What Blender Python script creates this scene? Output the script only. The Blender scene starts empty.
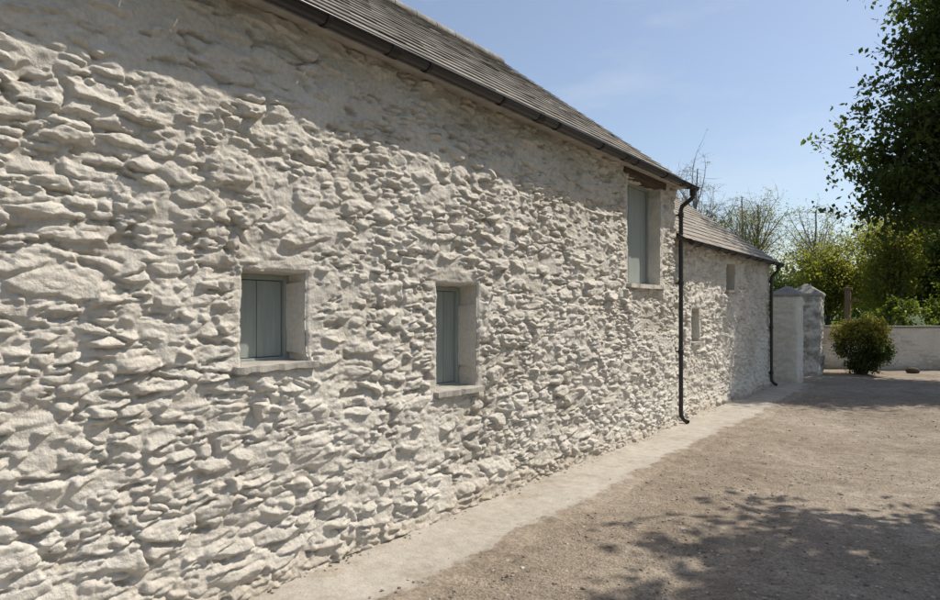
import bpy, math, random
import numpy as np
from mathutils import Vector

rng = np.random.default_rng(7)
random.seed(7)
SC = bpy.context.scene
COL = SC.collection

# ------------------------------------------------------------------ helpers
def hsh(xi, yi, seed):
    xi = xi.astype(np.int64).astype(np.uint64); yi = yi.astype(np.int64).astype(np.uint64)
    M = np.uint64(0xffffffff)
    h = (xi*np.uint64(374761393) + yi*np.uint64(668265263) + np.uint64(seed)*np.uint64(144266504)) & M
    h = ((h ^ (h >> np.uint64(13))) * np.uint64(1274126177)) & M
    h = ((h ^ (h >> np.uint64(15))) * np.uint64(2246822519)) & M
    h = h ^ (h >> np.uint64(16))
    return (h & M).astype(np.float64)/4294967295.0

def vnoise(x, y, seed=0):
    x0 = np.floor(x); y0 = np.floor(y)
    fx = x-x0; fy = y-y0
    fx = fx*fx*fx*(fx*(fx*6-15)+10); fy = fy*fy*fy*(fy*(fy*6-15)+10)
    a = hsh(x0, y0, seed); b = hsh(x0+1, y0, seed); c = hsh(x0, y0+1, seed); d = hsh(x0+1, y0+1, seed)
    return ((a*(1-fx)+b*fx)*(1-fy) + (c*(1-fx)+d*fx)*fy)*2-1

def fbm(x, y, seed=0, o=4, g=0.5):
    s = 0; a = 1; t = 0
    for i in range(o):
        s = s + a*vnoise(x*2**i+13.7*i, y*2**i+5.1*i, seed+i); t += a; a *= g
    return s/t

def sstep(a, b, x):
    t = np.clip((x-a)/(b-a), 0, 1)
    return t*t*(3-2*t)

def mesh_np(name, verts, faces, mat=None, smooth=False, parent=None, attr=None, fattr=None):
    verts = np.asarray(verts, dtype=np.float32); faces = np.asarray(faces, dtype=np.int32)
    me = bpy.data.meshes.new(name)
    me.vertices.add(len(verts)); me.vertices.foreach_set("co", verts.ravel())
    k = faces.shape[1]
    me.loops.add(faces.size); me.loops.foreach_set("vertex_index", faces.ravel())
    me.polygons.add(len(faces))
    me.polygons.foreach_set("loop_start", np.arange(0, faces.size, k, dtype=np.int32))
    me.polygons.foreach_set("loop_total", np.full(len(faces), k, dtype=np.int32))
    me.polygons.foreach_set("use_smooth", np.full(len(faces), smooth, dtype=bool))
    me.update(calc_edges=True); me.validate()
    if attr is not None:
        for an, av in attr.items():
            a = me.attributes.new(an, 'FLOAT', 'POINT')
            a.data.foreach_set("value", np.asarray(av, dtype=np.float32).ravel())
    ob = bpy.data.objects.new(name, me); COL.objects.link(ob)
    if mat: me.materials.append(mat)
    if parent: ob.parent = parent
    return ob

def empty(name, loc=(0, 0, 0)):
    e = bpy.data.objects.new(name, None); e.location = loc; COL.objects.link(e); e.empty_display_size = .3
    return e

BOXF = np.array([[0,3,2,1],[4,5,6,7],[0,1,5,4],[1,2,6,5],[2,3,7,6],[3,0,4,7]])
def box(name, lo, hi, mat, parent=None, bevel=0.006, jitter=0.0):
    x0,y0,z0 = lo; x1,y1,z1 = hi
    v = np.array([[x0,y0,z0],[x1,y0,z0],[x1,y1,z0],[x0,y1,z0],[x0,y0,z1],[x1,y0,z1],[x1,y1,z1],[x0,y1,z1]], float)
    if jitter: v += rng.normal(0, jitter, v.shape)
    ob = mesh_np(name, v, BOXF, mat, False, parent)
    if bevel:
        m = ob.modifiers.new("bev", 'BEVEL'); m.width = bevel; m.segments = 2
    return ob

class Tubes:
    def __init__(s): s.v=[]; s.f=[]; s.n=0
    def add(s, pts, rad, k=6, cap=False):
        pts = np.asarray(pts, float); n=len(pts)
        t = np.gradient(pts, axis=0); t /= (np.linalg.norm(t,axis=1,keepdims=True)+1e-9)
        ref = np.array([0.31,0.17,0.93]) if abs(t[0][2])<0.8 else np.array([0.9,0.3,0.1])
        a = np.cross(t, ref); a /= (np.linalg.norm(a,axis=1,keepdims=True)+1e-9); b = np.cross(t,a)
        ang = np.arange(k)*2*math.pi/k
        r = np.asarray(rad).reshape(-1,1,1)
        ring = pts[:,None,:] + r*(a[:,None,:]*np.cos(ang)[None,:,None] + b[:,None,:]*np.sin(ang)[None,:,None])
        s.v.append(ring.reshape(-1,3))
        i = np.arange(n-1)[:,None]*k; j = np.arange(k)[None,:]; j2=(j+1)%k
        s.f.append(np.stack([i+j,i+j2,i+k+j2,i+k+j],-1).reshape(-1,4)+s.n)
        s.n += n*k
    def build(s, name, mat, parent=None):
        return mesh_np(name, np.concatenate(s.v), np.concatenate(s.f), mat, True, parent)

# ------------------------------------------------------------------ materials
class NT:
    def __init__(s, name):
        s.m = bpy.data.materials.new(name); s.m.use_nodes=True; s.t=s.m.node_tree; s.n=s.t.nodes; s.n.clear()
        s.out=s.n.new('ShaderNodeOutputMaterial'); s.b=s.n.new('ShaderNodeBsdfPrincipled')
        s.l(s.b.outputs[0], s.out.inputs[0]); s.tc=s.n.new('ShaderNodeTexCoord').outputs['Object']
        s.b.inputs['Specular IOR Level'].default_value=0.25
    def l(s,a,b): s.t.links.new(a,b)
    def noise(s, scale, detail=4, rough=.55, stretch=None):
        n=s.n.new('ShaderNodeTexNoise'); n.inputs['Scale'].default_value=scale; n.inputs['Detail'].default_value=detail; n.inputs['Roughness'].default_value=rough
        src=s.tc
        if stretch:
            mp=s.n.new('ShaderNodeMapping'); mp.inputs['Scale'].default_value=stretch; s.l(src,mp.inputs[0]); src=mp.outputs[0]
        s.l(src,n.inputs['Vector']); return n.outputs[0]
    def vor(s, scale, out='Distance', feature='F1'):
        n=s.n.new('ShaderNodeTexVoronoi'); n.inputs['Scale'].default_value=scale; n.feature=feature; s.l(s.tc,n.inputs['Vector']); return n.outputs[out]
    def ramp(s, src, stops):
        r=s.n.new('ShaderNodeValToRGB'); s.l(src,r.inputs[0]); e=r.color_ramp.elements
        while len(e)<len(stops): e.new(.5)
        for el,(p,c) in zip(e,stops):
            el.position=p; el.color=(c if isinstance(c,tuple) else (c,c,c))+(1,)
        return r.outputs[0]
    def mix(s, a, b, f, mode='MIX'):
        n=s.n.new('ShaderNodeMix'); n.data_type='RGBA'; n.blend_type=mode
        for k,v in ((0,f),(6,a),(7,b)):
            if isinstance(v,(int,float)): n.inputs[k].default_value=v
            elif isinstance(v,tuple): n.inputs[k].default_value=v+(1,)
            else: s.l(v,n.inputs[k])
        return n.outputs[2]
    def math(s, op, a, b=0.5):
        n=s.n.new('ShaderNodeMath'); n.operation=op
        for k,v in ((0,a),(1,b)):
            if isinstance(v,(int,float)): n.inputs[k].default_value=v
            else: s.l(v,n.inputs[k])
        return n.outputs[0]
    def attr(s, name):
        n=s.n.new('ShaderNodeAttribute'); n.attribute_name=name; return n.outputs['Fac']
    def col(s, c):
        if isinstance(c,tuple): s.b.inputs['Base Color'].default_value=c+(1,)
        else: s.l(c,s.b.inputs['Base Color'])
    def rough(s,v): s.b.inputs['Roughness'].default_value=v
    def bump(s, h, dist, strength=1.0, prev=None):
        n=s.n.new('ShaderNodeBump'); n.inputs['Distance'].default_value=dist; n.inputs['Strength'].default_value=strength
        s.l(h,n.inputs['Height'])
        if prev is not None: s.l(prev,n.inputs['Normal'])
        s.l(n.outputs[0],s.b.inputs['Normal']); return n.outputs[0]

def mat_whitewash(name, bright=1.0):
    t=NT(name); k=bright
    base=t.ramp(t.noise(1.3,4,.6),[(.3,(.60*k,.55*k,.475*k)),(.7,(.71*k,.665*k,.59*k))])
    fine=t.ramp(t.noise(38,3,.65),[(.3,.84),(.7,1.05)])
    c=t.mix(base,fine,1.0,'MULTIPLY')
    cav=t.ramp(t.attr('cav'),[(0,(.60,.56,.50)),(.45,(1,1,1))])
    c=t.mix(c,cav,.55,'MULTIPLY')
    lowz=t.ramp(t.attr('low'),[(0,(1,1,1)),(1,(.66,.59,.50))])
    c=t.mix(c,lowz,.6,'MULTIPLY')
    st=t.ramp(t.noise(5,4,.7,(1,1.6,.35)),[(.55,(1,1,1)),(.75,(.84,.82,.77))])
    c=t.mix(c,st,.7,'MULTIPLY')
    t.col(c); t.rough(.92)
    p=t.bump(t.noise(34,6,.7),.016,.9)
    return t.m
M_WW=mat_whitewash("whitewashed_rubble")
M_WW2=mat_whitewash("whitewash_bright",1.07)
M_WW3=mat_whitewash("whitewash_brightened",1.2)  # whitewash lightened in colour to make up for faces turned from the sun

t=NT("grey_render"); t.col(t.mix(t.ramp(t.noise(4,6,.65),[(.3,(.20,.19,.17)),(.7,(.40,.38,.34))]),t.ramp(t.noise(40,4),[(.3,.8),(.7,1.1)]),1.0,'MULTIPLY')); t.rough(.95); t.bump(t.noise(25,6,.6),.015,.8); M_GREY=t.m
t=NT("flaking_whitewash"); t.col(t.ramp(t.noise(3.2,7,.72),[(.38,(.22,.205,.18)),(.50,(.40,.38,.34)),(.58,(.60,.57,.52))])); t.rough(.95); t.bump(t.noise(25,6,.6),.015,.8); M_FLAKE=t.m
t=NT("sill_stone"); t.col(t.ramp(t.noise(9,6,.65),[(.3,(.30,.275,.24)),(.7,(.46,.43,.38))])); t.rough(.9); t.bump(t.noise(40,5),.006,.7); M_SILL=t.m
def slate_mat(name,c0,c1):
    t=NT(name); v=t.ramp(t.attr('rnd'),[(0,c0),(1,c1)])
    c=t.mix(v,t.ramp(t.noise(7,6,.7),[(.3,.72),(.7,1.15)]),1.0,'MULTIPLY')
    li=t.ramp(t.noise(22,5,.7),[(.58,(0.,0.,0.)),(.70,(1.,1.,1.))])
    c=t.mix(c,(.44,.40,.32),t.math('MULTIPLY',li,.55)); t.col(c); t.rough(.8); t.b.inputs['Specular IOR Level'].default_value=.15; t.bump(t.noise(60,5),.004,.7); return t.m
M_SLATE=slate_mat("roof_slate",(.20,.182,.158),(.32,.292,.252))
M_SLATE2=slate_mat("roof_slate_warm",(.25,.217,.18),(.37,.33,.275))
t=NT("gutter_black"); t.col((.026,.022,.02)); t.rough(.38); t.b.inputs['Specular IOR Level'].default_value=.45; M_GUT=t.m
t=NT("painted_boards"); c=t.ramp(t.noise(6,5,.6,(1,6,.5)),[(.3,(.26,.29,.268)),(.7,(.335,.36,.33))]); t.col(c); t.rough(.6); t.bump(t.noise(40,4,.6,(1,6,.3)),.002,.6); M_PAINT=t.m
t=NT("dark_timber"); t.col(t.ramp(t.noise(12,6,.6,(1,.3,4)),[(.3,(.05,.04,.03)),(.7,(.13,.10,.075))])); t.rough(.85); t.bump(t.noise(20,5,.6,(1,.3,4)),.01,.8); M_TIM=t.m
t=NT("weathered_wood"); t.col(t.ramp(t.noise(12,6,.6,(1,1,.2)),[(.3,(.09,.065,.04)),(.7,(.20,.15,.10))])); t.rough(.85); M_WOOD=t.m
t=NT("dark_interior"); t.col((.015,.015,.015)); t.rough(.9); M_DARK=t.m
t=NT("window_glass"); t.col((.02,.025,.028)); t.rough(.08); t.b.inputs['Specular IOR Level'].default_value=.6; M_GLASS=t.m

def gravel_colour(t):
    c=t.ramp(t.noise(.55,5,.65),[(.28,(.205,.163,.12)),(.5,(.295,.245,.19)),(.72,(.40,.345,.28))])
    c=t.mix(c,t.ramp(t.noise(6,5,.7),[(.3,.68),(.7,1.17)]),1.0,'MULTIPLY')
    pv=t.n.new('ShaderNodeTexVoronoi'); pv.inputs['Scale'].default_value=75; t.l(t.tc,pv.inputs['Vector'])
    sep=t.n.new('ShaderNodeSeparateColor'); t.l(pv.outputs['Color'],sep.inputs[0])
    c=t.mix(c,t.ramp(sep.outputs[0],[(0,(.55,.52,.5)),(.5,(1,1,1)),(1,(1.45,1.42,1.4))]),.6,'MULTIPLY')
    return c,pv
t=NT("gravel_drive")
c,pv=gravel_colour(t)
c=t.mix(c,t.ramp(t.noise(180,3,.7),[(.3,.7),(.7,1.2)]),.8,'MULTIPLY')
t.col(c); t.rough(.95); p=t.bump(pv.outputs['Distance'],.008,.6); p=t.bump(t.noise(28,5,.7),.02,.6,p); M_GRAV=t.m
t=NT("concrete_path")
c=t.ramp(t.noise(1.1,5,.65),[(.3,(.39,.35,.295)),(.7,(.52,.48,.415))])
c=t.mix(c,t.ramp(t.noise(14,5,.7),[(.3,.8),(.7,1.1)]),1.0,'MULTIPLY')
c=t.mix(c,t.ramp(t.noise(3.0,5,.75),[(.52,(1,1,1)),(.66,(.78,.71,.62))]),.8,'MULTIPLY')
g,_=gravel_colour(t)
f=t.math('ADD',t.attr('edge'),t.math('MULTIPLY',t.math('SUBTRACT',t.noise(7,6,.72),.5),1.5))
f=t.ramp(f,[(.46,(0.,0.,0.)),(.64,(1.,1.,1.))])
c=t.mix(c,g,f)
c=t.mix(c,t.ramp(t.noise(120,3,.7),[(.3,.78),(.7,1.15)]),.7,'MULTIPLY')
t.col(c); t.rough(.93); t.bump(t.noise(45,6,.7),.010,.8); M_CONC=t.m
t=NT("grass_ground"); t.col(t.mix(t.ramp(t.noise(1.2,6,.6),[(.3,(.04,.065,.02)),(.7,(.09,.11,.035))]),t.ramp(t.noise(60,4),[(.3,.6),(.7,1.3)]),1.0,'MULTIPLY')); t.rough(1); t.bump(t.noise(40,5),.03,1); M_GRASS=t.m
t=NT("pebbles"); t.col(t.ramp(t.attr('rnd'),[(0,(.15,.13,.11)),(.5,(.29,.25,.20)),(1,(.50,.46,.40))])); t.rough(.9); M_PEB=t.m
def bark(name,a,b):
    t=NT(name); t.col(t.ramp(t.noise(9,4,.65,(1,1,.3)),[(.3,a),(.7,b)])); t.rough(.95); return t.m
M_BARK=bark("bark",(.06,.05,.035),(.15,.125,.095)); M_BARK2=bark("bark_pale",(.16,.135,.11),(.28,.25,.21))
def leafmat(name,a,b,trans,tc):
    t=NT(name); c=t.ramp(t.attr('rnd'),[(0,a),(1,b)]); t.col(c); t.rough(.5)
    tr=t.n.new('ShaderNodeBsdfTranslucent'); cc=t.mix(c,tc,1.0,'MULTIPLY'); t.l(cc,tr.inputs[0])
    ms=t.n.new('ShaderNodeMixShader'); ms.inputs[0].default_value=trans; t.l(t.b.outputs[0],ms.inputs[1]); t.l(tr.outputs[0],ms.inputs[2]); t.l(ms.outputs[0],t.out.inputs[0]); return t.m
M_LEAF=leafmat("leaves_green",(.034,.052,.014),(.088,.113,.030),.45,(2.0,2.2,.8))
M_LEAFM=leafmat("leaves_mid_green",(.06,.085,.02),(.13,.155,.04),.5,(2.1,2.2,.8))
M_LEAFY=leafmat("leaves_yellow_green",(.12,.145,.03),(.23,.235,.06),.55,(2.1,2.0,.9))
M_LEAFD=leafmat("leaves_dark",(.022,.038,.013),(.060,.086,.026),.35,(1.7,1.9,.8))
M_BUSHT=leafmat("leaves_bush_top",(.17,.165,.03),(.36,.31,.07),.35,(1.6,1.6,.8))  # yellow new growth, with sunny highlights painted in as brighter leaf colour

# ------------------------------------------------------------------ rubble stone height field
def worley(u,v,seed,jit=.85,wgt=.35,pw=2.9):
    iu=np.floor(u); iv=np.floor(v)
    F1=np.full(u.shape,9.); F2=np.full(u.shape,9.)
    cu=np.zeros(u.shape); cv=np.zeros(u.shape); h=np.zeros(u.shape); ta=np.zeros(u.shape); tb=np.zeros(u.shape)
    for dv in (-2,-1,0,1,2):
        row=iv+dv; off=hsh(row,row*0+3,seed+11)
        iu2=np.floor(u-off)
        for du in (-2,-1,0,1,2):
            a=iu2+du
            pu=a+off+.5+(hsh(a,row,seed)-.5)*jit; pv=row+.5+(hsh(a,row,seed+1)-.5)*jit*.8
            w=hsh(a,row,seed+2)*wgt
            ddu=np.abs(u-pu); ddv=np.abs(v-pv)
            d=(ddu**pw+ddv**pw)**(1/pw)-w
            near=d<F1
            F2=np.where(near,F1,np.minimum(F2,d)); 
            F1=np.where(near,d,F1)
            cu=np.where(near,u-pu,cu); cv=np.where(near,v-pv,cv)
            h=np.where(near,hsh(a,row,seed+3),h)
            ta=np.where(near,hsh(a,row,seed+4)-.5,ta); tb=np.where(near,hsh(a,row,seed+5)-.5,tb)
    return F1,F2,cu,cv,h,ta,tb

def stones(Y,Z,seed,A=.036):
    wy=fbm(Y*1.7,Z*2.4,seed+50,3); wz=fbm(Y*1.1+9,Z*1.8,seed+60,3)
    w2=fbm(Y*9,Z*15,seed+70,4); w3=fbm(Y*11+5,Z*17,seed+75,4)
    u=(Y+.12*wy+.04*w2)/.215; v=(Z+.05*wz+.018*w3+.012*Y)/.072
    F1,F2,cu,cv,h,ta,tb=worley(u,v,seed,.95,.5)
    e=F2-F1
    prof=sstep(0.0,.28,e)
    H=prof*(.15+1.0*h**1.4)+prof*(ta*cu*1.9+(tb-.22)*cv*1.5)
    u3=(Y+.10*wy+.035*w2)/.23; v3=(Z+.06*wz+.018*w3)/.118
    K1,K2,c3,d3,h3,te,tf=worley(u3,v3,seed+400,.95,.4)
    H3=sstep(0,.24,K2-K1)*(.35+.8*h3+te*c3*1.6+(tf-.2)*d3*1.4)
    m3=sstep(.05,.25,fbm(Y*1.6+3,Z*2.4,seed+95,3))
    u2=(Y+.05*wy+.03*w2)/.115; v2=(Z+.035*wz+.013*w3)/.044
    G1,G2,c2,d2,h2,tc,td=worley(u2,v2,seed+200,.95,.45)
    H2=sstep(0,.36,G2-G1)*(.1+.8*h2+tc*c2*1.4+(td-.2)*d2*1.2)
    m2=sstep(-.08,.22,fbm(Y*2.4,Z*4.0,seed+90,3))
    H=H*(1-m3)+H3*m3
    H=H*(1-m2*.7)+m2*.7*H2+.2*H2
    fill=sstep(-.38,.2,fbm(Y*2.8+7,Z*3.6,seed+98,4))
    L=.46*fill+.10*fbm(Y*6,Z*9,seed+44,3)
    k=.07; dlt=H-L; H=.5*(H+L+np.sqrt(dlt*dlt+k*k))-.03
    H=H*(.95+.35*fbm(Y*1.5,Z*2,seed+99,2))
    pit=sstep(.24,.42,fbm(Y*5.5+3*w2*.2,Z*16,seed+120,4))
    H=H-.70*pit*(1-.5*prof)
    H=H*A
    rd=1-np.abs(fbm(Y*5.5+2*wy,Z*12+2*wz,seed+31,4))*2.2
    H+=.0065*rd+.0065*fbm(Y*15,Z*24,seed+33,4)+.009*fbm(Y*5,Z*8,seed+37,3)
    H+=.022*fbm(Y*.9,Z*1.3,seed+35,2)
    return H

def spaced(a,b,f,extra=()):
    out=[a]
    while out[-1]<b: out.append(out[-1]+f(out[-1]))
    out[-1]=b; out=np.array(out)
    for e in extra:
        i=np.argmin(np.abs(out-e)); out[i]=e
    return out

def build_wall(name,ys,zs,seed,openings,mat,parent=None,A=.036,xb=0.,depth=.3,warp=.010,batter=.05,edge_end=None):
    Y,Z=np.meshgrid(ys,zs,indexing='ij')
    H=stones(Y,Z,seed,A)
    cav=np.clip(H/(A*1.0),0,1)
    for o in openings:
        y0,y1,z0,z1=o['r']; fr=o.get('fade',.13); top=o.get('top',fr)
        dy=np.maximum(np.maximum(y0-Y,Y-y1),0); dz=np.where(Z>z1,(Z-z1)*fr/top,np.maximum(z0-Z,0)*fr/.05)
        d=np.sqrt(dy**2+dz**2)+ .07*fbm(Y*7,Z*7,seed+77,3)
        k=sstep(.0,fr,d)*.88+.12
        smooth=.014+.014*fbm(Y*6,Z*7,seed+88,4)
        H=H*k+smooth*(1-k); cav=cav*k+.5*(1-k)
        dd=np.sqrt(dy**2+np.maximum(np.maximum(z0-Z,Z-z1),0)**2)
        H-=.012*np.exp(-(dd/.012)**2)
    H+=batter*sstep(.45,0,Z)*.6
    if edge_end is not None:
        q=np.clip((Y-(edge_end-.07))/.07,0,1); H-=.09*(1-np.sqrt(np.clip(1-q*q,0,1)))
    X=xb+H
    Yw=Y+warp*fbm(Y*2.7,Z*3.1,seed+5,3)+.008*fbm(Y*6,Z*7,seed+15,3); Zw=Z+warp*fbm(Y*2.9,Z*3.3,seed+6,3)+.007*fbm(Y*6,Z*7,seed+16,3)
    ny,nz=Y.shape
    V=np.stack([X,Yw,Zw],-1).reshape(-1,3)
    idx=np.arange(ny*nz).reshape(ny,nz)
    yc=(ys[:-1]+ys[1:])/2; zc=(zs[:-1]+zs[1:])/2
    keep=np.ones((ny-1,nz-1),bool)
    for o in openings:
        y0,y1,z0,z1=o['r']
        keep&=~((yc>y0)&(yc<y1))[:,None] | ~((zc>z0)&(zc<z1))[None,:]
    F=np.stack([idx[:-1,:-1],idx[1:,:-1],idx[1:,1:],idx[:-1,1:]],-1)[keep]
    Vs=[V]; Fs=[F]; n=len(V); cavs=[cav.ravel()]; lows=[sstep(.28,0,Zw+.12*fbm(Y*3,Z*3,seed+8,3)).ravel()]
    for o in openings:
        y0,y1,z0,z1=o['r']; dep=o.get('depth',depth)
        i0=np.argmin(abs(ys-y0)); i1=np.argmin(abs(ys-y1)); j0=np.argmin(abs(zs-z0)); j1=np.argmin(abs(zs-z1))
        loop=[idx[i,j0] for i in range(i0,i1)]+[idx[i1,j] for j in range(j0,j1)]+[idx[i,j1] for i in range(i1,i0,-1)]+[idx[i0,j] for j in range(j1,j0,-1)]
        loop=np.array(loop); P=V[loop]; m=len(loop)
        c=np.array([0,(y0+y1)/2,(z0+z1)/2]); prev=loop
        for s in (.006,.018,.04,.08,.13,.18,.24,dep):
            if s>dep: continue
            Q=P.copy(); xs=(1-min(1,s/.05))*(P[:,0]-xb)+xb
            Q[:,0]=xs-s
            dirv=(c-P); dirv[:,0]=0; dirv/=np.abs(dirv).max(axis=1,keepdims=True)+1e-9
            inw=.006*(1-math.exp(-s/.02))+.10*s
            Q[:,1]+=np.sign(dirv[:,1])*(np.abs(dirv[:,1])>.98)*inw; Q[:,2]+=np.sign(dirv[:,2])*(np.abs(dirv[:,2])>.98)*inw*.5
            Q[:,1]+=.010*fbm(P[:,2]*9+s*14,P[:,1]*5,seed+3,3); Q[:,2]+=.007*fbm(P[:,1]*9+s*14,P[:,2]*5,seed+4,3)
            ni=np.arange(m)+n; n+=m
            Vs.append(Q); cavs.append(np.full(m,.5)); lows.append(np.zeros(m))
            Fs.append(np.stack([np.roll(prev,-1),prev,ni,np.roll(ni,-1)],-1)); prev=ni
    return mesh_np(name,np.concatenate(Vs),np.concatenate(Fs),mat,True,parent,{'cav':np.concatenate(cavs),'low':np.concatenate(lows)})

# ------------------------------------------------------------------ BARN
barn=empty("whitewashed_stone_barn")
W1=(2.10,2.54,1.28,1.825); W2=(3.77,4.28,.97,1.80); W3=(7.30,8.36,1.91,3.21)
Y_END=8.92
ys=spaced(-2.2,Y_END,lambda y: .0068+max(0,y-1.5)*.0012 if y>.3 else .03,(W1[0],W1[1],W2[0],W2[1],W3[0],W3[1]))
zs=spaced(-.05,3.42,lambda z:.0072,(W1[2],W1[3],W2[2],W2[3],W3[2],W3[3]))
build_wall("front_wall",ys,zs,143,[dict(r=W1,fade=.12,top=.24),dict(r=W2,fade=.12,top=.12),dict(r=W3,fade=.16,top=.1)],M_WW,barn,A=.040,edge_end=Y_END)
def prism(name,x0,x1,y0,y1,ze,zr,mat,parent,z0=-.05):
    xm=(x0+x1)/2
    v=[]
    for y in (y0,y1): v+=[[x0,y,z0],[x1,y,z0],[x1,y,ze],[xm,y,zr],[x0,y,ze]]
    me=bpy.data.meshes.new(name); me.from_pydata(v,[],[(0,1,2,3,4),(9,8,7,6,5),(0,5,6,1),(0,4,9,5),(4,3,8,9),(3,2,7,8)])
    ob=bpy.data.objects.new(name,me); COL.objects.link(ob); me.materials.append(mat); ob.parent=parent
    a=me.attributes.new('cav','FLOAT','POINT'); a.data.foreach_set('value',[.5]*10)
    return ob
PT=math.radians(37.6)
prism("gable_and_rear_walls",-6.0,-.06,-2.2,Y_END-.04,3.34,3.34+2.97*math.tan(PT)-.02,M_WW,barn)

def boards(name,parent,x,y0,y1,z0,z1,n,frame=.05):
    g=.003; w=(y1-y0)/n
    V=[];F=[];k=0
    for i in range(n):
        a=y0+i*w+g/2; b=y0+(i+1)*w-g/2; dx=rng.normal(0,.0012)
        v=np.array([[x-.02,a,z0],[x+dx,a+.002,z0],[x+dx,b-.002,z0],[x-.02,b,z0],[x-.02,a,z1],[x+dx,a+.002,z1],[x+dx,b-.002,z1],[x-.02,b,z1]])
        V.append(v);F.append(BOXF+k);k+=8
    mesh_np(name,np.concatenate(V),np.concatenate(F),M_PAINT,False,parent)
    box(name+"_backing",(x-.06,y0-.06,z0-.06),(x-.024,y1+.06,z1+.06),M_DARK,parent,0)
def window(tag,parent,W,dep,nb,split=False):
    y0,y1,z0,z1=W; x=-dep
    f=.04
    box(tag+"_frame_near",(x-.03,y0-.03,z0-.03),(x+.018,y0+f,z1+.03),M_PAINT,parent,.003)
    box(tag+"_frame_far",(x-.03,y1-f,z0-.03),(x+.018,y1+.03,z1+.03),M_PAINT,parent,.003)
    box(tag+"_frame_top",(x-.028,y0+f,z1-.045),(x+.016,y1-f,z1+.03),M_PAINT,parent,.003)
    box(tag+"_frame_bottom",(x-.028,y0+f,z0-.03),(x+.016,y1-f,z0+.035),M_PAINT,parent,.003)
    boards(tag+"_shutter_boards",parent,x-.006,y0+f+.004,y1-f-.004,z0+.04,z1-.05,nb)
def sill(name,parent,W,out,th,mat,ext=.04,dep=.2,drop=0):
    y0,y1,z0,z1=W
    ny=30; nx=8
    yy=np.linspace(y0-ext,y1+ext,ny); xx=np.linspace(-dep,out,nx)
    Yg,Xg=np.meshgrid(yy,xx,indexing='ij')
    Xg=Xg+np.where(Xg>=out-1e-6,.02*fbm(Yg*9,Yg*0,5,3),0)
    top=z0+.012-.10*np.clip(Xg,-dep,out)*.5+.006*fbm(Yg*12,Xg*12,6,3)
    bot=top-th+.008*fbm(Yg*14,Xg*10,8,3)
    n=ny*nx; idx=np.arange(n).reshape(ny,nx)
    V=np.concatenate([np.stack([Xg,Yg,top],-1).reshape(-1,3),np.stack([Xg,Yg,bot],-1).reshape(-1,3)])
    F=[np.stack([idx[:-1,:-1],idx[:-1,1:],idx[1:,1:],idx[1:,:-1]],-1).reshape(-1,4)]
    F.append(F[0][:,::-1]+n)
    def side(a): return np.stack([a[:-1],a[:-1]+n,a[1:]+n,a[1:]],-1)
    F+= [side(idx[:,-1]), side(idx[:,0])[:,::-1], side(idx[0,:]), side(idx[-1,:])[:,::-1]]
    ob=mesh_np(name,V,np.concatenate(F),mat,False,parent,{'cav':np.full(2*n,.6),'low':np.zeros(2*n)})
    return ob
window("small_window",barn,W1,.17,2)
window("mid_window",barn,W2,.19,3)
window("loft_window",barn,W3,.17,5)
sill("small_window_sill",barn,W1,.06,.035,M_SILL,.06,.17)
sill("mid_window_sill",barn,W2,.06,.04,M_SILL,.04,.19)
sill("loft_window_sill",barn,W3,.07,.05,M_WW,.05,.17)
box("loft_lintel",(-.17,W3[0]-.12,W3[3]-.005),(.04,W3[1]+.14,W3[3]+.085),M_TIM,barn,.01,.006)

def slate_roof(tag,parent,xe,ze,pitch,L,y0,y1,mat,gauge=.19,wid=.27):
    c,s=math.cos(pitch),math.sin(pitch)
    rows=int(L/gauge)+1; V=[];F=[];R=[];k=0
    for r in range(rows):
        off=(r%2)*.5*wid; n=int((y1-y0)/wid)+2
        for j in range(n):
            a=y0-off+j*wid+.002; b=a+wid-.005+rng.normal(0,.0015)
            a=max(a,y0); b=min(b,y1)
            if b-a<.03: continue
            l0=r*gauge+rng.normal(0,.004)-.01; l1=min(l0+gauge*1.9,L)
            h0=.026+abs(rng.normal(0,.0022)); h1=.006; th=.007
            tw=rng.normal(0,.0012)
            P=[]
            for (l,y,h) in ((l0,a,h0-th+tw),(l0,b,h0-th-tw),(l1,b,h1-.006),(l1,a,h1-.006),(l0,a,h0+tw),(l0,b,h0-tw),(l1,b,h1),(l1,a,h1)):
                P.append([xe-l*c+h*s, y, ze+l*s+h*c])
            V.append(P);F.append(BOXF+k);k+=8;R+= [float(np.clip(rng.normal(.5,.28),0,1))]*8
    mesh_np(tag+"_slates",np.concatenate(V),np.concatenate(F),mat,False,parent,attr={'rnd':R})
    t_=.045
    def P(l,h,y): return [xe-l*c+h*s,y,ze+l*s+h*c]
    V=[P(.03,-t_,y0+.01),P(.03,-.002,y0+.01),P(L,-.002,y0+.01),P(L,-t_,y0+.01),P(.03,-t_,y1-.01),P(.03,-.002,y1-.01),P(L,-.002,y1-.01),P(L,-t_,y1-.01)]
    mesh_np(tag+"_roof_deck",V,BOXF,M_TIM,False,parent)
    xr=xe-L*c; zr=ze+L*s
    V=[[xr,y0,zr],[xr,y1,zr],[2*xr-xe,y1,ze],[2*xr-xe,y0,ze],[xr,y0,zr+.03],[xr,y1,zr+.03],[2*xr-xe,y1,ze+.03],[2*xr-xe,y0,ze+.03]]
    mesh_np(tag+"_rear_slope",V,BOXF,mat,False,parent,attr={'rnd':[.4]*8})
    T=Tubes()
    y=y0
    while y<y1-.05:
        e=min(y+.44,y1); T.add([[xr,y,zr+.0],[xr,e-.01,zr+.0]],[.075,.075],10); y=e
    T.build(tag+"_ridge_tiles",M_GREY,parent)

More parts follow.
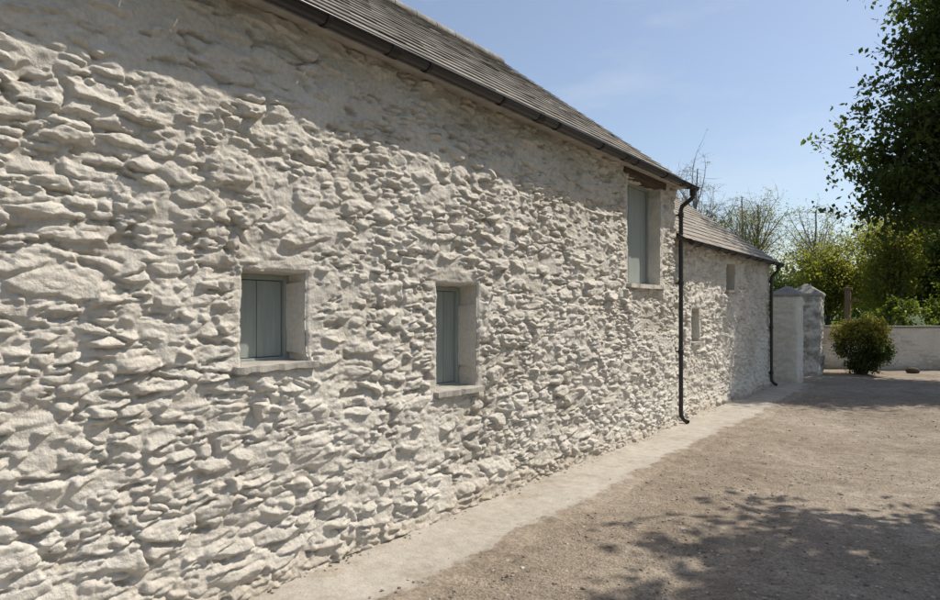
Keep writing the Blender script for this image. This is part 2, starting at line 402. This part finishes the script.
def gutter(tag,parent,x,z,y0,y1,r=.050,brk=.9,fall=0.):
    n=9; th=.005; ang=np.linspace(math.pi,2*math.pi,n)
    prof=[(x+r*math.cos(a),z+r*math.sin(a)) for a in ang]+[(x+(r-th)*math.cos(a),z+(r-th)*math.sin(a)) for a in ang[::-1]]
    m=len(prof); V=[];F=[]
    for y in (y0,y1): V+=[[p[0],y,p[1]] for p in prof]
    for i in range(m): F.append([i,(i+1)%m,(i+1)%m+m,i+m])
    mesh_np(tag+"_gutter",V,F,M_GUT,True,parent)
    T=Tubes(); T.add([[x+r,y0,z],[x+r,y1,z]],[.008,.008],8)
    y=y0+.3
    while y<y1:
        pts=[[x+(r+.005)*math.cos(a),y,z+(r+.005)*math.sin(a)] for a in np.linspace(math.pi,2*math.pi,12)]
        for d in (-.010,0,.010): T.add([[p[0],y+d,p[2]] for p in pts],[.0055]*12,6)
        y+=brk
    y=y0+1.7
    while y<y1:
        for d in np.linspace(-.035,.035,5):
            T.add([[x+(r+.002)*math.cos(a),y+d,z+(r+.002)*math.sin(a)] for a in np.linspace(math.pi,2*math.pi,12)],[.009]*12,6)
        y+=1.83
    T.build(tag+"_gutter_brackets",M_GUT,parent)
    for yy in (y0,y1):
        v=[[x,yy,z]]+[[x+r*math.cos(a),yy,z+r*math.sin(a)] for a in ang]
        me=bpy.data.meshes.new(tag+"_gutter_stop"); me.from_pydata(v,[],[(0,i,i+1) for i in range(1,n)])
        o=bpy.data.objects.new(tag+"_gutter_stop",me); COL.objects.link(o); me.materials.append(M_GUT); o.parent=parent
def downpipe(tag,parent,y,xg,zg,xw,r=.031,ybot=None):
    T=Tubes()
    T.add([[xg,y,zg-.04],[xg,y,zg-.10],[xg-.01,y,zg-.14],[xw+.015,y,zg-.24],[xw,y,zg-.29],[xw,y,zg-.5],[xw,y,.18],[xw+.01,y,.12],[xw+.06,y-.01,.07],[xw+.11,y-.02,.05]],[r]*10,14)
    z=zg-.36
    while z>.2:
        T.add([[xw,y,z-.03],[xw,y,z+.03]],[r+.008]*2,14); T.add([[xw,y,z+.03],[xw,y,z+.034]],[r+.008,r],14); T.add([[xw,y,z-.034],[xw,y,z-.03]],[r,r+.008],14)
        T.add([[xw-.08,y,z],[xw,y,z]],[.012]*2,8)
        T.add([[xw-.03,y-.055,z],[xw-.03,y+.055,z]],[.012]*2,8)
        z-=.95
    T.add([[xg,y,zg-.10],[xg,y,zg-.03]],[r+.012,r+.016],14)
    T.build(tag+"_downpipe",M_GUT,parent)

L1=3.17/math.cos(PT)
slate_roof("barn",barn,.18,3.315,PT,L1,-2.4,9.08,M_SLATE)
gutter("barn",barn,.225,3.295,-2.3,9.12)
downpipe("barn",barn,8.99,.225,3.28,.06)
box("barn_soffit_board",(-.02,-2.3,3.285),(.12,9.04,3.305),M_SILL,barn,.002)

# ------------------------------------------------------------------ OUTBUILDING
out=empty("whitewashed_stone_outbuilding")
U1=(9.74,10.14,1.10,1.62); U2=(11.55,12.1,1.93,2.40)
O_END=14.75
ys=spaced(Y_END+.005,O_END,lambda y:.017,(U1[0],U1[1],U2[0],U2[1])); zs=spaced(-.05,2.66,lambda z:.012,(U1[2],U1[3],U2[2],U2[3]))
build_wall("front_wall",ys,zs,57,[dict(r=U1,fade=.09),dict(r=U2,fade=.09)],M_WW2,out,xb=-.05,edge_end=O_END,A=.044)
PT2=math.radians(36)
prism("gable_and_rear_walls",-4.2,-.11,Y_END+.02,O_END-.04,2.6,2.6+2.0*math.tan(PT2),M_WW2,out)
window("slit_window",out,U1,.17,2)
box("upper_window_glass",(-.25,U2[0]-.05,U2[2]-.05),(-.20,U2[1]+.05,U2[3]+.05),M_GLASS,out,0)
box("upper_window_sash_bar",(-.198,(U2[0]+U2[1])/2-.02,U2[2]-.02),(-.17,(U2[0]+U2[1])/2+.02,U2[3]+.02),M_PAINT,out,.002)
sill("upper_window_sill",out,U2,.03,.04,M_SILL,.04,.2); sill("slit_window_sill",out,U1,.0,.04,M_SILL,.03,.17)
slate_roof("outbuilding",out,.12,2.58,PT2,2.22/math.cos(PT2),8.94,14.88,M_SLATE2)
gutter("outbuilding",out,.165,2.565,9.13,14.92)
downpipe("outbuilding",out,14.57,.165,2.55,.03)

# ------------------------------------------------------------------ gate piers & garden wall
def pier(name,x,y,w,d,h,mat,capmat,seed,rise=.2,rz=0,A=.02):
    e=empty(name,(x,y,0)); e.rotation_euler[2]=rz
    n=22; m=60
    per=[(-w/2,-d/2),(w/2,-d/2),(w/2,d/2),(-w/2,d/2)]
    pts=[];nr=[]
    for i in range(4):
        a=np.array(per[i]);b=np.array(per[(i+1)%4]); dv=(b-a)/np.linalg.norm(b-a); nn=np.array([dv[1],-dv[0]])
        for s in np.linspace(0,1,n,endpoint=False):
            pts.append(a+(b-a)*s); nr.append(nn if s>0 else (nn+np.array([nn[1],-nn[0]]))/1.6)
    pts=np.array(pts);nr=np.array(nr);N=len(pts); zz=np.linspace(-.05,h,m)
    S=np.arange(N)*(w*4/N)
    SS,ZZ=np.meshgrid(S,zz,indexing='ij'); HH=stones(SS+seed,ZZ,seed,A)+.01*fbm(SS*3,ZZ*3,seed,2)
    ed=np.minimum(np.arange(N)%n,n-np.arange(N)%n)
    HH=HH*np.clip(ed/3,0.2,1)[:,None]-(ed==0)[:,None]*.02
    V=np.stack([pts[:,0][:,None]+nr[:,0][:,None]*HH,pts[:,1][:,None]+nr[:,1][:,None]*HH,ZZ],-1).reshape(-1,3)
    idx=np.arange(N*m).reshape(N,m); i2=np.roll(idx,-1,axis=0)
    F=np.stack([idx[:,:-1],i2[:,:-1],i2[:,1:],idx[:,1:]],-1).reshape(-1,4)
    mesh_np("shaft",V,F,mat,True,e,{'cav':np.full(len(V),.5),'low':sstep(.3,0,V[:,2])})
    o=.05; a=w/2+o; b=d/2+o
    v=[[-a,-b,h-.01],[a,-b,h-.01],[a,b,h-.01],[-a,b,h-.01],[-a,-b,h+.05],[a,-b,h+.05],[a,b,h+.05],[-a,b,h+.05],[-.03,-.03,h+.06+rise],[.03,-.03,h+.06+rise],[.03,.03,h+.06+rise],[-.03,.03,h+.06+rise]]
    f=[[0,3,2,1],[0,1,5,4],[1,2,6,5],[2,3,7,6],[3,0,4,7],[4,5,9,8],[5,6,10,9],[6,7,11,10],[7,4,8,11],[8,9,10,11]]
    ob=mesh_np("cap",v,f,capmat,False,e); mm=ob.modifiers.new("b",'BEVEL'); mm.width=.02; mm.segments=3
    return e
pier("white_gate_pier",.10,15.75,.54,.54,1.90,M_WW3,M_GREY,3,.17,0,.03)
pier("grey_gate_pier",.10,18.0,.66,.66,1.95,M_FLAKE,M_GREY,4,.24,0,.045)

gw=empty("white_garden_wall",(-.25,19.95,0)); gw.rotation_euler[2]=math.radians(-61)
ys=spaced(0,14,lambda y:.03); zs=spaced(-.05,1.12,lambda z:.022)
build_wall("wall_face",ys,zs,91,[],M_WW3,gw,A=.018,xb=0,batter=.02)
box("wall_core",(-.4,0.01,-.05),(-.03,14,1.11),M_WW3,gw,0)
V=[];F=[];R=[];k=0;y=0
while y<13.9:
    w=rng.uniform(.35,.6); 
    x0,x1,y0,y1=-.46,.06+rng.normal(0,.008),y+.004,y+w-.004; z0=1.115+rng.normal(0,.004); z1=z0+.05
    V.append([[x0,y0,z0],[x1,y0,z0],[x1,y1,z0],[x0,y1,z0],[x0,y0,z1],[x1,y0,z1],[x1,y1,z1],[x0,y1,z1]]);F.append(BOXF+k);k+=8;R+=[rng.random()]*8;y+=w
mesh_np("slate_coping",np.concatenate(V),np.concatenate(F),M_SLATE,False,gw,attr={'rnd':R})
gw2=empty("white_garden_wall",(.12,18.38,0))
ys=spaced(0,1.75,lambda y:.03); build_wall("wall_face",ys,spaced(-.05,1.3,lambda z:.022),95,[],M_WW3,gw2,A=.016,batter=.02)
box("wall_core",(-.35,0.0,-.05),(-.03,1.75,1.29),M_WW3,gw2,0); box("coping",(-.4,-.02,1.292),(.05,1.78,1.36),M_GREY,gw2,.01)

# wooden post behind the wall
pg=empty("wooden_post",(.40,23.0,0))
box("shaft",(-.08,-.08,-.1),(.08,.08,2.22),M_WOOD,pg,.012)
box("cap_board",(-.12,-.12,2.222),(.12,.12,2.29),M_WOOD,pg,.012)
box("bracket",(.082,-.04,1.85),(.30,.04,1.93),M_WOOD,pg,.008)

# ------------------------------------------------------------------ GROUND
s=400
mesh_np("ground",[[-s,-s,-.03],[s,-s,-.03],[s,s,-.03],[-s,s,-.03]],[[0,1,2,3]],M_GRASS)
xs=spaced(-1.,16,lambda x:.03+max(0,x-5)*.02); ysg=spaced(-6,24.5,lambda y:.03 if 0<y<12 else .08)
X,Y=np.meshgrid(xs,ysg,indexing='ij')
def gz(X,Y):
    Z=.020*fbm(X*.9,Y*.45,300,4)+.010*fbm(X*5,Y*5,310,4)
    for tx,am in ((1.75,.020),(3.15,.020)): Z=Z-am*np.exp(-((X-tx-.15*np.sin(Y*.25))/.2)**2)
    return Z
Zg=gz(X,Y)+.005*fbm(X*17,Y*17,311,2)
Zg*=sstep(-.1,.5,X)*.8+.2
Zg-= .02*sstep(14,16,X)
idx=np.arange(X.size).reshape(X.shape)
drive=mesh_np("gravel_driveway",np.stack([X,Y,Zg],-1).reshape(-1,3),np.stack([idx[:-1,:-1],idx[1:,:-1],idx[1:,1:],idx[:-1,1:]],-1).reshape(-1,4),M_GRAV,True)
xs=np.linspace(-.12,1.12,50); ysp=spaced(-3,15.5,lambda y:.03)
X,Y=np.meshgrid(xs,ysp,indexing='ij')
edge=.80+.09*fbm(Y*.8,Y*0+2,320,3)+.06*fbm(Y*4,X*3,321,4)
Zp=.030-.012*X+.004*fbm(X*2,Y*1.4,322,3)-.07*sstep(edge-.10,edge+.18,X)+.003*fbm(X*20,Y*20,325,2)
idx=np.arange(X.size).reshape(X.shape)
mesh_np("concrete_path",np.stack([X,Y,Zp],-1).reshape(-1,3),np.stack([idx[:-1,:-1],idx[1:,:-1],idx[1:,1:],idx[:-1,1:]],-1).reshape(-1,4),M_CONC,True,attr={'edge':sstep(edge-.38,edge+.06,X)})

# pebbles
ph=(1+5**.5)/2
IV=np.array([[-1,ph,0],[1,ph,0],[-1,-ph,0],[1,-ph,0],[0,-1,ph],[0,1,ph],[0,-1,-ph],[0,1,-ph],[ph,0,-1],[ph,0,1],[-ph,0,-1],[-ph,0,1]])/1.9
IF=np.array([[0,11,5],[0,5,1],[0,1,7],[0,7,10],[0,10,11],[1,5,9],[5,11,4],[11,10,2],[10,7,6],[7,1,8],[3,9,4],[3,4,2],[3,2,6],[3,6,8],[3,8,9],[4,9,5],[2,4,11],[6,2,10],[8,6,7],[9,8,1]])
N=20000
py=1.5+13*rng.random(N)**1.7; px=.55+ (1.7+py*.45)*rng.random(N)
keep=(fbm(px*1.2,py*.8,400,3)+rng.random(N)*.9)>.25; keep&=(px>.85)|(rng.random(N)<.25); px=px[keep];py=py[keep];N=len(px)
sz=.003+.011*rng.random(N)**4
v=IV[None]*(1+.25*rng.normal(0,1,(N,12,1)))*sz[:,None,None]*np.stack([rng.uniform(.8,1.4,N),rng.uniform(.8,1.4,N),rng.uniform(.4,.7,N)],-1)[:,None,:]
v+=np.stack([px,py,np.maximum(.002+gz(px,py),np.where(px<.78,.026,-1))],-1)[:,None,:]
mesh_np("gravel",v.reshape(-1,3),(IF[None]+np.arange(N)[:,None,None]*12).reshape(-1,3),M_PEB,False,attr={'rnd':np.repeat(rng.random(N),12)})

# ------------------------------------------------------------------ VEGETATION
def leaf_arrays(C,size,flat=.3,seed=1):
    r=np.random.default_rng(seed); n=len(C)
    d=r.normal(0,1,(n,3)); d[:,2]-=.35; d/=np.linalg.norm(d,axis=1,keepdims=True)
    e=r.normal(0,1,(n,3)); e[:,2]*=flat; e=e-d*(e*d).sum(1,keepdims=True); e/=np.linalg.norm(e,axis=1,keepdims=True)
    L=(size*r.uniform(.6,1.3,n))[:,None]; nn=np.cross(d,e)
    v=np.stack([C-d*L*.5, C+e*L*.32-nn*L*.06, C+d*L*.5-nn*L*.1, C-e*L*.32-nn*L*.06],1)
    return v.reshape(-1,3), np.arange(n*4).reshape(n,4)

def tree(name,base,H,tr,ells,nclu,twigs,lpt,lsize,mats,seed,bark_m,trunk_top=.75,spread=.16,lean=(0,0),twl=(.4,.9)):
    r=np.random.default_rng(seed); e=empty(name,base); T=Tubes()
    n=9; tt=np.linspace(0,1,n)
    wob=np.cumsum(r.normal(0,.06,(n,2)),0)*.5
    top=H*trunk_top
    tp=np.stack([wob[:,0]+lean[0]*tt,wob[:,1]+lean[1]*tt,tt*top-.1],-1)
    rad=tr*(1.25*np.exp(-tt*9)*.5+1-.8*tt); T.add(tp,rad,10)
    leaves=[];lr=[]
    vol=np.array([a[3]*a[4]*a[5] for a in ells]); vol=vol**.75/ (vol**.75).sum()
    for c in range(nclu):
        el=ells[r.choice(len(ells),p=vol)]
        q=r.normal(0,1,3); q/=np.linalg.norm(q); q*=r.random()**.42
        C=np.array(el[:3])+q*np.array(el[3:6])
        f=np.clip((C[2]/top)*r.uniform(.45,.75),.18,1.)
        i=f*(n-1); i0=min(int(i),n-2); S=tp[i0]+(tp[i0+1]-tp[i0])*(i-i0)
        m=7; s=np.linspace(0,1,m)[:,None]; mid=(S+C)/2+np.array([0,0,.10*np.linalg.norm(C-S)])+r.normal(0,.1*np.linalg.norm(C-S),3)
        P=(1-s)**2*S+2*s*(1-s)*mid+s*s*C
        r0=tr*.32*r.uniform(.5,1)*min(1,(np.linalg.norm(C-S)/3)+.25)
        T.add(P,r0*(1-.88*s[:,0]),5)
        shade=r.uniform(-.22,.22)
        for k in range(twigs):
            s0=r.uniform(.55,1.); B=(1-s0)**2*S+2*s0*(1-s0)*mid+s0*s0*C
            dv=r.normal(0,1,3); dv[2]=dv[2]*.6+.12; dv/=np.linalg.norm(dv); l=r.uniform(*twl)
            E=B+dv*l; M=B+dv*l*.5+r.normal(0,.08*l,3)
            T.add([B,M,E],[r0*.16+.004,.006,.003],4)
            if r.random()<.7:
                for _ in range(2):
                    d2=dv+r.normal(0,.6,3); T.add([M,M+d2/np.linalg.norm(d2)*l*.45],[.005,.0025],3)
            nl=r.poisson(lpt)
            if nl:
                w=r.uniform(.25,1.1,nl)[:,None]
                L=B+(E-B)*w+r.normal(0,spread,(nl,3))*np.array([1,1,.75])
                leaves.append(L); lr.append(np.clip(.5+shade+r.normal(0,.2,nl),0,1))
    T.build("trunk_and_branches",bark_m,e)
    if leaves:
        C=np.concatenate(leaves); v,f=leaf_arrays(C,lsize,seed=seed)
        mesh_np("leaves",v,f,mats,False,e,attr={'rnd':np.repeat(np.concatenate(lr),4)})
    return e

tree("deciduous_tree",(5.2,19.5,0),10.5,.22,[(-2.7,-1.2,6.6,1.7,1.6,1.5),(-2.0,-.6,8.8,2.0,2.0,1.8),(-.2,.2,7.5,2.4,2.2,2.4),(-3.5,-1.1,5.3,1.3,1.3,.9),(-4.0,-1.0,4.1,.8,.9,.55),(-2.6,-.2,4.4,1.5,1.4,.8),(.4,-.4,4.8,1.8,1.8,1.4)],165,14,32,.14,M_LEAF,11,M_BARK)
tree("deciduous_tree",(6.65,8.05,0),8.5,.22,[(-.2,-.2,5.6,2.5,2.6,1.6),(.3,-2.6,5.2,2.4,2.4,1.5)],150,13,36,.16,M_LEAF,12,M_BARK)
tree("young_maple_tree",(-1.2,29.3,0),5.2,.10,[(0,0,3.2,1.5,1.5,1.5),(.9,.5,2.6,1.1,1.1,1.2)],45,10,28,.11,M_LEAFY,13,M_BARK)
tree("young_maple_tree",(1.5,27.5,0),5.6,.12,[(0,0,4.2,1.4,1.4,1.0),(-.6,.3,2.9,1.0,1.0,1.0)],36,10,28,.11,M_LEAFY,14,M_BARK)
tree("young_maple_tree",(.4,33.0,0),6,.10,[(0,0,3.6,2.0,1.8,2.0)],45,10,28,.13,M_LEAFY,15,M_BARK)
tree("garden_tree",(3.6,31.0,0),9,.2,[(0,0,5.6,2.6,2.4,2.6),(-1.4,0,3.0,1.6,1.6,1.4)],90,12,28,.16,M_LEAFM,16,M_BARK)
tree("garden_tree",(7.5,29.0,0),9.5,.2,[(0,0,5.5,3.0,2.6,3.2)],70,12,28,.17,M_LEAF,17,M_BARK)
def sparse(x,y,H,w,seed,lpt,m=M_LEAFY):
    tree("budding_tree",(x,y,0),H,.16,[(0,0,H*.62,w,w,H*.34)],60,9,lpt,.10,m,seed,M_BARK2,.85,.14,(0,0),(.5,1.3))
sparse(-9.8,40.5,12.3,3.0,21,1.2); sparse(-6.8,42.5,9.6,2.4,22,8); sparse(-8.6,46,11.0,2.6,23,2.5); sparse(-4.2,46,9.4,2.6,24,8); sparse(-12.5,44,12.3,2.6,25,.8)

def shrub(name,base,ells,n,lsize,mat,seed,topmat=None,stems=14):
    r=np.random.default_rng(seed); e=empty(name,base); T=Tubes(); C=[];R=[]
    vol=np.array([a[3]*a[4]*a[5] for a in ells]); vol=vol**.7/(vol**.7).sum()
    clumps=max(12,n//110)
    for c in range(clumps):
        el=ells[r.choice(len(ells),p=vol)]; q=r.normal(0,1,3); q/=np.linalg.norm(q); q*=r.uniform(.55,1.04)
        ctr=np.array(el[:3])+q*np.array(el[3:6]); k=n//clumps
        if ctr[2]<.05: ctr[2]=r.uniform(.05,.3)
        sc=.085*(min(el[3:6])/.7)**.5
        P=ctr+r.normal(0,sc,(k,3)); C.append(P); R.append(np.clip(.5+r.uniform(-.25,.25)+r.normal(0,.18,k),0,1))
        if c<stems*3: T.add([[r.normal(0,.08),r.normal(0,.08),0],ctr*np.array([.5,.5,.55]),ctr],[.014,.009,.004],5)
    C=np.concatenate(C);R=np.concatenate(R); T.build("stems",M_BARK,e)
    zt=max(a[2]+a[5] for a in ells)
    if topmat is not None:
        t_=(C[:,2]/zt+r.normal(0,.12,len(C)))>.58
        v,f=leaf_arrays(C[t_],lsize,seed=seed); mesh_np("sunlit_new_growth",v,f,topmat,False,e,attr={'rnd':np.repeat(R[t_],4)}); C=C[~t_];R=R[~t_]  # upper leaves: yellow growth plus highlights carried by the leaf colour
    v,f=leaf_arrays(C,lsize,seed=seed+1); mesh_np("foliage",v,f,mat,False,e,attr={'rnd':np.repeat(R,4)})
    return e
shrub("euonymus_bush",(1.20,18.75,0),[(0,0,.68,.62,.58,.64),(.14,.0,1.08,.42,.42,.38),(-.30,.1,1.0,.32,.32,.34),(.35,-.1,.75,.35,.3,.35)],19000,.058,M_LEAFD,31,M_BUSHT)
shrub("hedge",(-2.6,24.5,0),[(0,0,1.5,1.5,1.3,1.6),(-1.6,1.0,1.6,1.5,1.3,1.7),(1.0,.6,1.1,1.1,1.0,1.2)],22000,.09,M_LEAFD,32)
shrub("laurel_shrub",(3.6,25.8,0),[(0,0,1.1,1.9,.9,1.5),(3.,1.4,1.2,2.,1.0,1.7),(-1.8,-.9,.9,1.2,.7,1.2)],24000,.10,M_LEAFM,33)
r=np.random.default_rng(40); Cs=[];Rs=[]
for i in range(200):
    a=r.uniform(-22,40); b=r.uniform(50,62); h=r.uniform(.3,1)**.6*(5.2+2.2*math.sin(a*.35)+1.2*math.sin(a*.9+1))
    P=np.array([a,b+.3*a,h])+r.normal(0,1,(200,3))*np.array([1.0,1.0,.7]); Cs.append(P); Rs.append(np.clip(.5+r.uniform(-.35,.35)+r.normal(0,.15,200),0,1))
C=np.concatenate(Cs); kk=C[:,2]>0; C=C[kk]; R=np.concatenate(Rs)[kk]
v,f=leaf_arrays(C,.36,seed=41); mesh_np("distant_trees",v,f,M_LEAF,False,attr={'rnd':np.repeat(R,4)})
# wind-blown dead leaves along the foot of the wall and under the tree: one object
n=420; lx=np.concatenate([.06+.10*rng.random(170)**2,rng.uniform(.6,4.5,250)]); ly=np.concatenate([rng.uniform(2,14.5,170),rng.uniform(3,18,250)])
P=np.stack([lx,ly,np.where(lx<.8,.034,.012+gz(lx,ly))],-1)
v,f=leaf_arrays(P,.032,seed=77); v[:,2]=np.repeat(P[:,2],4)+(v[:,2]-np.repeat(P[:,2],4))*.25
t=NT("dead_leaves"); t.col(t.ramp(t.attr('rnd'),[(0,(.07,.045,.025)),(1,(.22,.15,.08))])); t.rough(.8)
mesh_np("fallen_leaves",v,f,t.m,False,attr={'rnd':np.repeat(rng.random(n),4)})

bv=IV.copy()
me=bpy.data.meshes.new("boulder"); me.from_pydata((bv*np.array([.2,.16,.12])*(1+.12*rng.normal(0,1,(12,1)))).tolist(),[],IF.tolist())
ob=bpy.data.objects.new("boulder",me); COL.objects.link(ob); ob.location=(2.2,20.0,.06); me.materials.append(M_TIM)
mm=ob.modifiers.new("s",'SUBSURF'); mm.levels=2; mm.render_levels=2

# ------------------------------------------------------------------ LIGHT
SD=Vector((.35,.53,.78)).normalized()
elev=math.asin(SD.z); az=math.atan2(SD.x,SD.y)
w=bpy.data.worlds.new("World"); SC.world=w; w.use_nodes=True; nt=w.node_tree; nt.nodes.clear()
o=nt.nodes.new('ShaderNodeOutputWorld'); bg=nt.nodes.new('ShaderNodeBackground'); sky=nt.nodes.new('ShaderNodeTexSky')
sky.sky_type='NISHITA'; sky.sun_disc=False; sky.sun_elevation=elev; sky.sun_rotation=az; sky.dust_density=1.0; sky.air_density=1.0; sky.ozone_density=1.5
tc=nt.nodes.new('ShaderNodeTexCoord'); mp=nt.nodes.new('ShaderNodeMapping'); mp.inputs['Scale'].default_value=(1.6,1.6,5.5)
nz=nt.nodes.new('ShaderNodeTexNoise'); nz.inputs['Scale'].default_value=2.2; nz.inputs['Detail'].default_value=8; nz.inputs['Roughness'].default_value=.6
rp=nt.nodes.new('ShaderNodeValToRGB'); rp.color_ramp.elements[0].position=.5; rp.color_ramp.elements[0].color=(.10,.10,.10,1); rp.color_ramp.elements[1].position=.9; rp.color_ramp.elements[1].color=(.4,.4,.4,1)
mx=nt.nodes.new('ShaderNodeMix'); mx.data_type='RGBA'; mx.inputs[7].default_value=(6.8,6.8,6.8,1)
L=nt.links.new
L(tc.outputs['Generated'],mp.inputs[0]); L(mp.outputs[0],nz.inputs['Vector']); L(nz.outputs[0],rp.inputs[0]); L(rp.outputs[0],mx.inputs[0]); L(sky.outputs[0],mx.inputs[6]); L(mx.outputs[2],bg.inputs[0]); L(bg.outputs[0],o.inputs[0])
bg.inputs[1].default_value=.135
sl=bpy.data.lights.new("sun",'SUN'); sl.energy=5.0; sl.angle=math.radians(.53); sl.color=(1,.935,.83)
so=bpy.data.objects.new("sun",sl); COL.objects.link(so); so.rotation_euler=SD.to_track_quat('Z','Y').to_euler(); so.location=(10,10,20)

# ------------------------------------------------------------------ CAMERA
cd=bpy.data.cameras.new("camera"); cam=bpy.data.objects.new("camera",cd); COL.objects.link(cam)
cam.location=(3.16,0,1.6); cam.rotation_euler=(math.radians(90),0,math.radians(37.0))
cd.sensor_width=36; cd.lens=24.9; cd.shift_y=.0106; cd.clip_end=1500; cd.clip_start=.05
SC.camera=cam
SC.view_settings.view_transform='Standard'; SC.view_settings.look='None'; SC.view_settings.exposure=0
